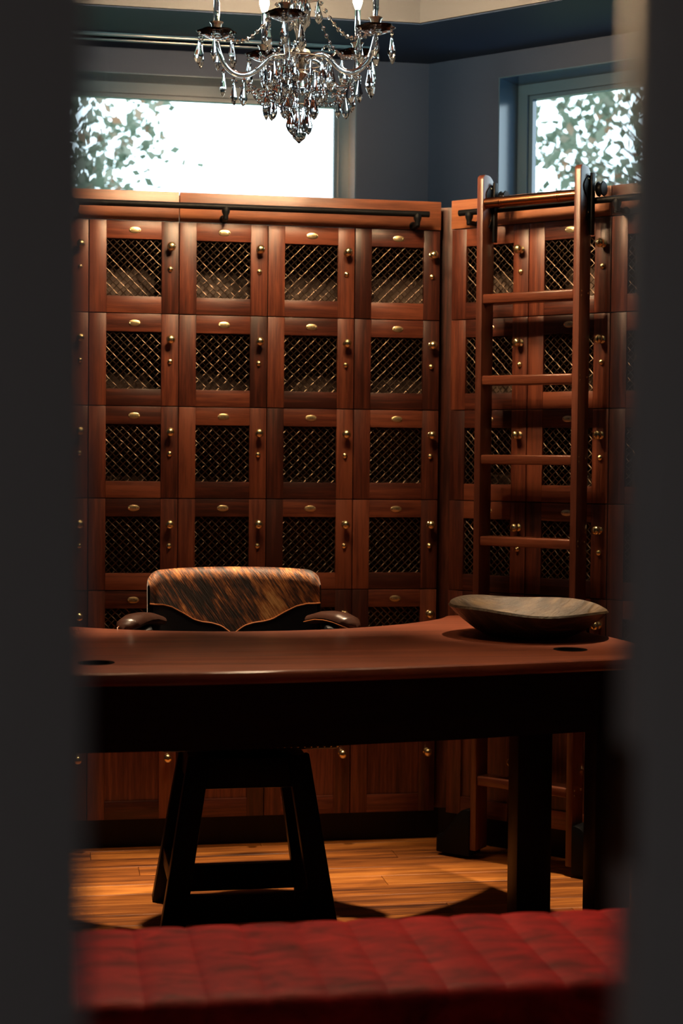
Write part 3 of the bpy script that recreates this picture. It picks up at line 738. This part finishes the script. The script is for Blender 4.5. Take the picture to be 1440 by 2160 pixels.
# ------------------------------------------------------------------ stool
def stool():
    cx, cy = .078, -.86
    t = empty('bar_stool', (cx, cy, 0)); tag(t, 'swivel stool with brindle cowhide back and padded leather arms behind the table', 'stool')
    # legs (splayed), local coords
    top, bot = (.150, .140), (.232, .190)
    for sx in (-1, 1):
        for sy in (-1, 1):
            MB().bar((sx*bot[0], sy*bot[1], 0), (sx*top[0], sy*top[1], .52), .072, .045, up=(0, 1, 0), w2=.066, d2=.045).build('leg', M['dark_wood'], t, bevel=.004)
    def at(z): k = z/.52; return bot[0]+(top[0]-bot[0])*k, bot[1]+(top[1]-bot[1])*k
    bx, by = at(.075)
    for s in (-1, 1):
        MB().bar((-bx, s*by, .072), (bx, s*by, .072), .028, .085, up=(0, 0, 1)).build('stretcher', M['dark_wood'], t, bevel=.003)
        MB().bar((s*bx, -by, .15), (s*bx, by, .15), .028, .06, up=(0, 0, 1)).build('stretcher', M['dark_wood'], t, bevel=.003)
    a = MB(); tx, ty = at(.47)
    a.box(-tx-.02, tx+.02, -ty-.015, ty+.015, .425, .518); a.build('leg_frame', M['dark_wood'], t, bevel=.004)
    MB().lathe([(.05, .518), (.13, .520), (.13, .532), (.09, .536), (.09, .545)], n=24).build('swivel_plate', M['black_metal'], t, smooth=True)
    # seat box and cushion
    MB().box(-.272, .272, -.205, .27, .545, .615).build('seat_base', M['leather_dark'], t, bevel=.015, seg=3)
    MB().box(-.268, .268, -.20, .23, .616, .705).build('seat', M['leather_dark'], t, bevel=.03, seg=4)
    tk = MB().lathe([(.0045, 0), (.004, .0015), (.002, .003)], n=8, axis='y').mesh('nail_head', M['brass'], smooth=True)
    for k in range(27):
        place('nail_head', tk, t, (-.26+.02*k, -.2055, .556))
    # backrest: barrel-curved padded shell
    hw = .278
    def bpos(u, z, off):
        """u -1..1 across, z height, off outwards to the sitter's side (towards -y)."""
        g = u*1.02
        x = hw*math.sin(g)/math.sin(1.02)
        y = .33-.12*(1-math.cos(g))/(1-math.cos(1.02))+(z-.70)*.14
        nx, ny = -math.sin(g)*.5, -1.0
        l = math.hypot(nx, ny)
        return Vector((x+nx/l*off, y+ny/l*off, z))
    def ztop(u):
        e = max(0.0, (abs(u)-.80)/.20); return 1.052-.006*u*u-.045*(1-math.sqrt(max(0, 1-e*e)))
    def prof(v):
        # closed thickness loop: front bottom -> front top -> over -> back bottom
        return v
    nth = 30
    def shell(uu, vv):
        u = (-1+2*uu)*.975; zt = ztop(u); zb = .66; th = .030
        edge = max(0.0, (abs(u)-.90)/.10); th *= math.sqrt(max(.02, 1-edge*edge))
        s = vv
        if s < .44: z = zb+(zt-th-zb)*(s/.44); return bpos(u, z, th)
        if s < .56:
            g = PI*(s-.44)/.12; return bpos(u, zt-th+th*math.sin(g), th*math.cos(g))
        z = zb+(zt-th-zb)*((1-s)/.44); return bpos(u, z, -th)
    place('backrest', grid_mesh('backrest', shell, 36, 50, M['leather_dark']), t)
    def scal(u):
        a = abs(u)
        P = [(0, .838), (.05, .850), (.12, .866), (.22, .876), (.33, .881), (.42, .889), (.55, .912), (.70, .934), (.84, .944), (1.0, .947)]
        for (a0, z0), (a1, z1) in zip(P, P[1:]):
            if a <= a1: return z0+(z1-z0)*(a-a0)/(a1-a0)
        return P[-1][1]
    def hide(uu, vv):
        u = -1+2*uu; zt = ztop(u); zb = scal(u); th = .030; e2 = .0045
        edge = max(0.0, (abs(u)-.90)/.10); th *= math.sqrt(max(.02, 1-edge*edge)); s = vv
        u2 = u*1.008
        if s < .60: z = zb+(zt-th-zb)*(s/.60); return bpos(u2, z, th+e2)
        if s < .80:
            g = PI*(s-.60)/.20; return bpos(u2, zt-th+(th+e2)*math.sin(g), (th+e2)*math.cos(g))
        z = zt-th-(.12)*((s-.80)/.20); return bpos(u2, z, -th-e2)
    h = place('hide_cover', grid_mesh('hide_cover', hide, 48, 40, M['hide']), t)
    h['label'] = 'glossy brindle cowhide, orange and black'
    pth = []
    for k in range(61):
        u = -1+2*k/60; th = .030; edge = max(0.0, (abs(u)-.90)/.10); th *= math.sqrt(max(.02, 1-edge*edge))
        pth.append(bpos(u*1.008, scal(u), th+.005))
    MB().tube(pth, .0028, n=6).build('piping', M['piping'], t, smooth=True)
    # arms: padded roll sweeping forward and out
    for s in (-1, 1):
        P = [(.245, .235, .915), (.278, .200, .926), (.305, .165, .928), (.330, .130, .925), (.352, .098, .916), (.364, .078, .906)]
        rad = [.030, .036, .041, .045, .041, .024]
        # densify
        path = []; rr = []
        for i in range(len(P)-1):
            for k in range(5):
                q = k/5; path.append(tuple(P[i][j]*(1-q)+P[i+1][j]*q for j in range(3))); rr.append(rad[i]*(1-q)+rad[i+1]*q)
        path.append(P[-1]); rr.append(rad[-1]); path.append((.367, .070, .903)); rr.append(.006)
        path = [(s*x, y, z-.022) for x, y, z in path]
        arm = MB().tube(path, rr, n=16, flat=.52).build('armrest', M['leather_arm'], t, smooth=True)
        for dz, sc in ((-.006, 1.02),):
            side = []
            for (x, y, z), r in zip(path, rr):
                side.append((x-s*0.0-(r*.80*sc), y-.55*r*sc, z+dz))
            MB().tube(side, .0018, n=5).build('arm_piping', M['piping'], arm, smooth=True)
        MB().bar((s*.262, .17, .62), (s*.300, .14, .885), .05, .10, up=(0, 1, 0)).build('arm_support', M['leather_dark'], t, bevel=.01)
stool()

# ------------------------------------------------------------------ bench
def bench():
    x0, x1, y0, y1 = -1.10, .735, -3.06, -2.575
    t = empty('upholstered_bench', ((x0+x1)/2, (y0+y1)/2, 0)); tag(t, 'low bench with channel-stitched red leather seat in front of the table', 'bench')
    lx, ly = (x0+x1)/2, (y0+y1)/2
    pw = .1075; n = int(round((x1-x0)/pw)); pw = (x1-x0)/n
    D = y1-y0; zt = .478; zb = .395
    def pad_mesh(kind):
        def fn(uu, vv):
            x = pw*uu
            puff = .0045*math.sin(PI*uu)**.55 if 0 < uu < 1 else 0.0
            # cross-section in y-z: rounded rectangle loop
            per = vv; R = .036
            segs = [('b', -D/2, zb), ]
            if per < .12: q = per/.12; y, z = -D/2, zb+(zt-R-zb)*q; ny, nz = -1, 0
            elif per < .26: g = PI/2*(per-.12)/.14; y, z = -D/2+R-R*math.cos(g), zt-R+R*math.sin(g); ny, nz = -math.cos(g), math.sin(g)
            elif per < .74: q = (per-.26)/.48; y, z = -D/2+R+(D-2*R)*q, zt; ny, nz = 0, 1
            elif per < .88: g = PI/2*(per-.74)/.14; y, z = D/2-R+R*math.sin(g), zt-R+R*math.cos(g); ny, nz = math.sin(g), math.cos(g)
            else: q = (per-.88)/.12; y, z = D/2, zt-R-(zt-R-zb)*q; ny, nz = 1, 0
            drop = 0.0
            if kind == 'end':
                e = max(0.0, (uu-.55)/.45); drop = .05*(1-math.sqrt(max(0.0, 1-e*e)))
            return (x, y+ny*(puff-.004)-(0 if kind != 'end' else y*drop*.6), z+nz*(puff-.004)-drop*(1 if z > zb+.02 else 0))
        return grid_mesh('seat_channel', fn, 10, 44, M['red'])
    pm = pad_mesh('mid'); pe = pad_mesh('end')
    for k in range(n):
        place('seat_channel', pe if k == n-1 else pm, t, (x0-lx+k*pw, 0, 0))
    MB().box(x0-lx+.004, x1-lx-.02, -D/2+.012, D/2-.012, zb-.05, zb+.025).build('seat_board', M['dark_wood'], t)
    MB().box(x0-lx+.03, x1-lx-.05, -D/2+.04, D/2-.04, .0, zb-.05).build('base', M['dark_wood'], t, bevel=.004)
bench()

# ------------------------------------------------------------------ chandelier
def crystal_meshes():
    d = {}
    # pear-shaped faceted drop hanging from its top (origin), length ~ .058
    b = MB(); n = 8; pr = [(0.0028, 0), (0.0040, -.007), (0.0085, -.024), (0.0140, -.043), (0.0140, -.050), (0.0080, -.063), (0.0008, -.070)]
    b.lathe([(r, h) for r, h in pr], n=n, sy=.62); d['drop'] = b.mesh('crystal_drop', M['crystal'])
    b = MB(); b.lathe([(0.002, 0), (0.0058, -.0035), (0.0058, -.0085), (0.002, -.012)], n=8, sy=.7); d['bead'] = b.mesh('crystal_bead', M['crystal'])
    b = MB(); b.lathe([(0.001, 0), (0.0050, -.003), (0.0072, -.0072), (0.0050, -.0115), (0.001, -.0144)], n=8); d['ball'] = b.mesh('crystal_bead', M['crystal'])
    b = MB(); b.lathe([(0.003, 0), (0.0065, -.010), (0.0155, -.045), (0.0170, -.060), (0.0120, -.078), (0.0015, -.092)], n=10, sy=.7); d['large'] = b.mesh('crystal_pendant', M['crystal'])
    return d
CR = crystal_meshes()
def chandelier():
    c = Vector((.209, -1.05, 0)); z_hub = 2.588; zb = 2.655; R = .247
    t = empty('chandelier', (c.x, c.y, ZC)); tag(t, 'ornate crystal candle chandelier hanging above the table', 'chandelier')
    Z = -ZC
    rnd = random.Random(5)
    def put(kind, name, x, y, z, rz=None, sc=None, par=None):
        return place(name, CR[kind], par or t, (x, y, z+Z), (rnd.uniform(-.06, .06), rnd.uniform(-.06, .06), rnd.uniform(0, PI) if rz is None else rz), sc)
    MB().lathe([(.055, 0), (.055, -.008), (.03, -.025), (.008, -.035), (.004, -.04), (.004, -.06)], n=24).build('ceiling_rose', M['silver'], t, smooth=True)
    MB().tube([(0, 0, -.05), (0, 0, 2.80+Z)], .006, n=8).build('rod', M['silver'], t, smooth=True)
    # fluted glass stem
    n = 20; prof = [(.010, 2.632), (.012, 2.645), (.011, 2.66), (.016, 2.68), (.024, 2.70), (.030, 2.725), (.033, 2.745), (.028, 2.76), (.014, 2.77), (.020, 2.79), (.012, 2.80)]
    vs = []
    for r, z in prof:
        for k in range(n*2):
            g = PI*k/n; q = r*(1 if k % 2 else .88); vs.append((q*math.cos(g), q*math.sin(g), z+Z))
    m = n*2; fs = [(i*m+k, i*m+(k+1) % m, (i+1)*m+(k+1) % m, (i+1)*m+k) for i in range(len(prof)-1) for k in range(m)]
    fs += [tuple(range(m-1, -1, -1)), tuple((len(prof)-1)*m+k for k in range(m))]
    MB().add(vs, fs).build('stem', M['crystal'], t, smooth=True)
    MB().lathe([(.010, 2.63+Z), (.030, 2.622+Z), (.034, 2.612+Z), (.020, 2.606+Z), (.022, 2.585+Z), (.018, 2.560+Z), (.026, 2.552+Z), (.020, 2.545+Z), (.008, 2.535+Z)], n=20).build('hub', M['silver'], t, smooth=True)
    # upper crown of drops round the stem
    MB().lathe([(.016, 2.783+Z), (.058, 2.776+Z), (.062, 2.780+Z), (.060, 2.784+Z), (.016, 2.792+Z)], n=24).build('crown_dish', M['crystal'], t, smooth=True)
    for k in range(8):
        g = 2*PI*k/8+.2; x, y = .058*math.cos(g), .058*math.sin(g)
        put('bead', 'crystal_bead', x, y, 2.776); put('drop', 'crystal_drop', x, y, 2.764, sc=(.85, .85, .85))
    for k in range(5):
        th = math.radians(-90+72*k)                 # measured from the camera side
        dx, dy = math.sin(th), -math.cos(th)
        a = empty('arm', (0, 0, 0), 0, t)
        prof = [(.018, 2.590), (.050, 2.606), (.080, 2.604), (.105, 2.582), (.130, 2.556), (.162, 2.540), (.195, 2.545), (.222, 2.568), (.238, 2.600), (R, 2.636)]
        path = []
        for i in range(len(prof)-1):
            for q in range(4):
                u = q/4; path.append((prof[i][0]*(1-u)+prof[i+1][0]*u, prof[i][1]*(1-u)+prof[i+1][1]*u))
        path.append(prof[-1])
        # smooth
        for _ in range(3): path = [path[0]]+[((path[i-1][0]+2*path[i][0]+path[i+1][0])/4, (path[i-1][1]+2*path[i][1]+path[i+1][1])/4) for i in range(1, len(path)-1)]+[path[-1]]
        MB().tube([(r*dx, r*dy, z+Z) for r, z in path], .0085, n=10).build('arm_tube', M['crystal'], a, smooth=True)
        # scroll ornament
        sp = []
        for i in range(22):
            g = -.6+i*.32; rr = .004+.0011*i
            r0 = .092+rr*math.cos(g); z0 = 2.615+rr*math.sin(g); sp.append((r0*dx, r0*dy, z0+Z))
        MB().tube(sp, .0028, n=6).build('scroll', M['crystal'], a, smooth=True)
        # bobeche, cup, candle sleeve, bulb
        bx, by = R*dx, R*dy
        prof2 = [(.006, zb-.012), (.020, zb-.010), (.040, zb-.002), (.054, zb+.006), (.056, zb+.009), (.040, zb+.004), (.018, zb), (.012, zb+.004)]
        vs = []; nn = 24
        for r, z in prof2:
            for q in range(nn):
                g = 2*PI*q/nn; w = 1+(.08*math.cos(6*g) if r > .03 else 0); vs.append((bx+r*w*math.cos(g), by+r*w*math.sin(g), z+Z))
        fs = [(i*nn+q, i*nn+(q+1) % nn, (i+1)*nn+(q+1) % nn, (i+1)*nn+q) for i in range(len(prof2)-1) for q in range(nn)]
        fs += [tuple(range(nn-1, -1, -1)), tuple((len(prof2)-1)*nn+q for q in range(nn))]
        MB().add(vs, fs).build('drip_dish', M['crystal'], a, smooth=True)
        MB().lathe([(.010, zb+.002+Z), (.013, zb+.012+Z), (.016, zb+.030+Z), (.021, zb+.036+Z), (.014, zb+.038+Z), (.012, zb+.034+Z)], n=16, c=(bx, by, 0)).build('candle_cup', M['silver'], a, smooth=True)
        MB().lathe([(.009, zb+.036+Z), (.009, zb+0.135+Z), (.0075, zb+0.137+Z)], n=14, c=(bx, by, 0)).build('candle_sleeve', M['crystal'], a, smooth=True)
        MB().lathe([(.0055, zb+0.137+Z), (.009, zb+0.144+Z), (.0145, zb+0.160+Z), (.0150, zb+0.170+Z), (.011, zb+0.188+Z), (.005, zb+0.204+Z), (.001, zb+0.210+Z)], n=14, c=(bx, by, 0)).build('bulb', M['bulb'], a, smooth=True)
        for q in range(6):
            g = 2*PI*q/6+.3; x, y = bx+.053*math.cos(g), by+.053*math.sin(g)
            put('bead', 'crystal_bead', x, y, zb+.004); put('bead', 'crystal_bead', x, y, zb-.009); put('drop', 'crystal_drop', x, y, zb-.022)
        # pendants under the arm
        put('ball', 'crystal_bead', .225*dx, .225*dy, 2.558); put('drop', 'crystal_drop', .225*dx, .225*dy, 2.545, sc=(1.1, 1.1, 1.0))
        put('ball', 'crystal_bead', .165*dx, .165*dy, 2.534); put('drop', 'crystal_drop', .165*dx, .165*dy, 2.520)
        put('drop', 'crystal_drop', .105*dx, .105*dy, 2.572); put('ball', 'crystal_bead', .195*dx, .195*dy, 2.534); put('drop', 'crystal_drop', .195*dx, .195*dy, 2.521)
        wp = []
        for q in range(13):
            u = q/12; r = .062*(1-u)+.235*u; wp.append((r*dx, r*dy, 2.772*(1-u)+2.655*u-.055*math.sin(PI*u)-.007+Z))
        MB().tube(wp, .0010, n=4).build('swag_wire', M['silver'], a, smooth=True)
        for q in range(12):
            u = (q+.5)/12; r = .062*(1-u)+.235*u; z = 2.772*(1-u)+2.655*u-.055*math.sin(PI*u)
            put('ball', 'crystal_bead', r*dx, r*dy, z)
        if k in (2, 4): put('large', 'crystal_pendant', .232*dx, .232*dy, 2.552)
        # bead swag from the arm to the finial and to the next arm
        for q in range(8):
            u = (q+.5)/8; r = .20*(1-u)+.045*u; z = 2.536*(1-u)+2.505*u-.030*math.sin(PI*u)
            put('ball', 'crystal_bead', r*dx, r*dy, z)
        th2 = th+math.radians(72)
        for q in range(9):
            u = (q+.5)/9; x = .155*(dx*(1-u)+math.sin(th2)*u); y = .155*(dy*(1-u)-math.cos(th2)*u)
            z = 2.530-.045*math.sin(PI*u)
            put('ball', 'crystal_bead', x, y, z)
    # central cascade
    for ring, (r, z, m2) in enumerate([(.090, 2.585, 14), (.066, 2.545, 11), (.046, 2.500, 9), (.027, 2.455, 6)]):
        MB().tube([(r*math.cos(2*PI*i/20), r*math.sin(2*PI*i/20), z+.006+Z) for i in range(20)], .0016, n=5, closed=True).build('crystal_ring', M['silver'], t, smooth=True)
        for k in range(m2):
            g = 2*PI*k/m2+ring*.4
            put('bead', 'crystal_bead', r*math.cos(g), r*math.sin(g), z+.004, rz=g); put('drop', 'crystal_drop', r*math.cos(g), r*math.sin(g), z-.008, rz=g)
    MB().tube([(0, 0, 2.56+Z), (0, 0, 2.395+Z)], .0022, n=6).build('drop_wire', M['silver'], t, smooth=True)
    MB().lathe([(.002, 2.415+Z), (.012, 2.405+Z), (.020, 2.392+Z), (.022, 2.378+Z), (.018, 2.364+Z), (.008, 2.356+Z), (.003, 2.350+Z)], n=12).build('finial', M['crystal'], t)
chandelier()

# ------------------------------------------------------------------ recessed downlights in the tray
def downlights():
    spots = [((-.48, -.27), 'above the back wall lockers, farthest from the room corner', .9, (0, -.105), 29),
             ((.30, -.27), 'above the stool back', 1.0, (0, -.105), 29),
             ((1.22, -.75), 'above the ladder end of the table', .8, (-.06, -.06), 29),
             ((.45, -2.02), 'above the front edge of the table and the bench', .16, (0, 0), 52)]
    for (x, y), w, pw, tilt, cone in spots:
        t = empty('recessed_downlight', (x, y, ZC)); tag(t, f'small round recessed ceiling light {w}', 'ceiling light', 'recessed lights in the tray ceiling')
        MB().lathe([(.055, -.001), (.067, -.001), (.067, -.005), (.061, -.008), (.055, -.005)], n=24).build('trim_ring', M['silver'], t, smooth=True)
        MB().lathe([(.001, -.003), (.055, -.003), (.055, -.0035), (.001, -.0035)], n=20).build('lens', M['lens'], t)
        l = bpy.data.lights.new('downlight_lamp', 'SPOT'); l.energy = SPOT_POWER*pw; l.color = (1.0, 0.72, 0.45)
        l.spot_size = math.radians(cone); l.spot_blend = 1.0; l.shadow_soft_size = .04
        lo = bpy.data.objects.new('downlight_lamp', l); link(lo, t); lo.location = (0, 0, -.012); lo.rotation_euler = Vector((tilt[0], tilt[1], -1)).to_track_quat('-Z', 'Y').to_euler()
downlights()

def curtain_track():
    t = empty('curtain_track', (-.25, .16, ZS)); tag(t, 'slim double curtain track fixed to the soffit above the wide window', 'curtain track')
    for y in (-.02, .05):
        MB().box(-.95, .93, y-.008, y+.008, -.014, -.0005).build('track_rail', M['navy_trim'], t, bevel=.004)
curtain_track()

# ------------------------------------------------------------------ hall side: doors and an added fill lamp
def hall():
    h = .035
    d1 = structure(MB().box(-1.26, -.484, YD-h/2, YD+h/2, .01, 2.45).build('door_1', M['door_paint'], bevel=.002))
    d2 = structure(MB().box(-.231, .52, YD-h/2, YD+h/2, .01, 2.45).build('door_2', M['door_paint'], bevel=.002))
    MB().box(-.2325, -.2305, YD-.011, YD+.011, 1.222, 1.280).build('latch_plate', M['latch'], d2)
    t = empty('hall_fill_lamp', (XLW, -6.45, 1.50), PI/2); tag(t, 'added round fill lamp in the unseen hall, lighting the door faces', 'added fill lamp')  # unseen lamp, added to light the camera side of the doors
    MB().lathe([(.06, 0.001), (.06, .015), (.05, .02)], n=24, axis='y', c=(0, 0, 0)).build('back_plate', M['silver'], t, smooth=True)
    MB().lathe([(.05, 0), (.11, .004), (.12, .03), (.10, .07), (.05, .095), (.005, .10)], n=24, axis='y', c=(0, -.02, 0)).build('shade', M['hall_fill'], t, smooth=True)
hall()

# ------------------------------------------------------------------ outside: ground and trees
def outside():
    structure(MB().box(-30, 30, 1.0, 45, -.08, -.03).build('ground', M['lawn']))
    def tree(base, crown_c, crown_r, nclump, per, size, seed, label):
        rnd = random.Random(seed)
        t = empty('garden_tree', base); tag(t, label, 'tree', 'trees outside the windows')
        b0 = Vector(base); cc = Vector(crown_c)-b0
        top = Vector((cc.x*.1, cc.y*.1, cc.z-crown_r[2]*.9))
        tr = MB(); tr.tube([(0, 0, 0), (top.x*.3, top.y*.3, top.z*.5), tuple(top)], [.13, .10, .06], n=9)
        tr.build('trunk', M['bark'], t, smooth=True)
        lf = MB(); brm = MB()
        for k in range(nclump):
            while True:
                p = Vector((rnd.uniform(-1, 1), rnd.uniform(-1, 1), rnd.uniform(-1, 1)))
                if p.length < 1: break
            p = Vector((p.x*crown_r[0], p.y*crown_r[1], p.z*crown_r[2]))+cc
            mid = (top+p)/2+Vector((rnd.uniform(-.1, .1), 0, rnd.uniform(0, .15)))
            brm.tube([tuple(top), tuple(mid), tuple(p)], [.014, .007, .003], n=5, caps=False)
            for q in range(per):
                o = p+Vector((rnd.gauss(0, .13), rnd.gauss(0, .13), rnd.gauss(0, .12)))
                d = Vector((rnd.gauss(0, 1), rnd.gauss(0, 1), rnd.gauss(0, 1)-.3)).normalized()
                s = d.cross(Vector((rnd.gauss(0, 1), rnd.gauss(0, 1), rnd.gauss(0, 1)))).normalized(); nn = d.cross(s)
                L = size*rnd.uniform(.6, 1.3); w = L*.32
                lf.add([o, o+d*L*.5+s*w+nn*L*.06, o+d*L, o+d*L*.5-s*w+nn*L*.06, o+d*L*.5], [(0, 1, 4), (1, 2, 4), (2, 3, 4), (3, 0, 4)])
        brm.build('branches', M['bark'], t, smooth=True)
        me = bpy.data.meshes.new('foliage'); me.from_pydata(lf.v, [], lf.f); me.materials.append(M['leaf'])
        f = place('foliage', me, t); f['kind'] = 'stuff'
    tree((-1.3, 5.2, -.03), (-.85, 5.0, 3.65), (1.10, .8, 1.15), 105, 40, .085, 11, 'leafy tree outside behind the wide back window')
    tree((4.3, 4.4, -.03), (3.2, 4.0, 3.65), (1.05, .8, 1.05), 62, 38, .09, 23, 'leafy tree outside behind the side window above the ladder')
outside()
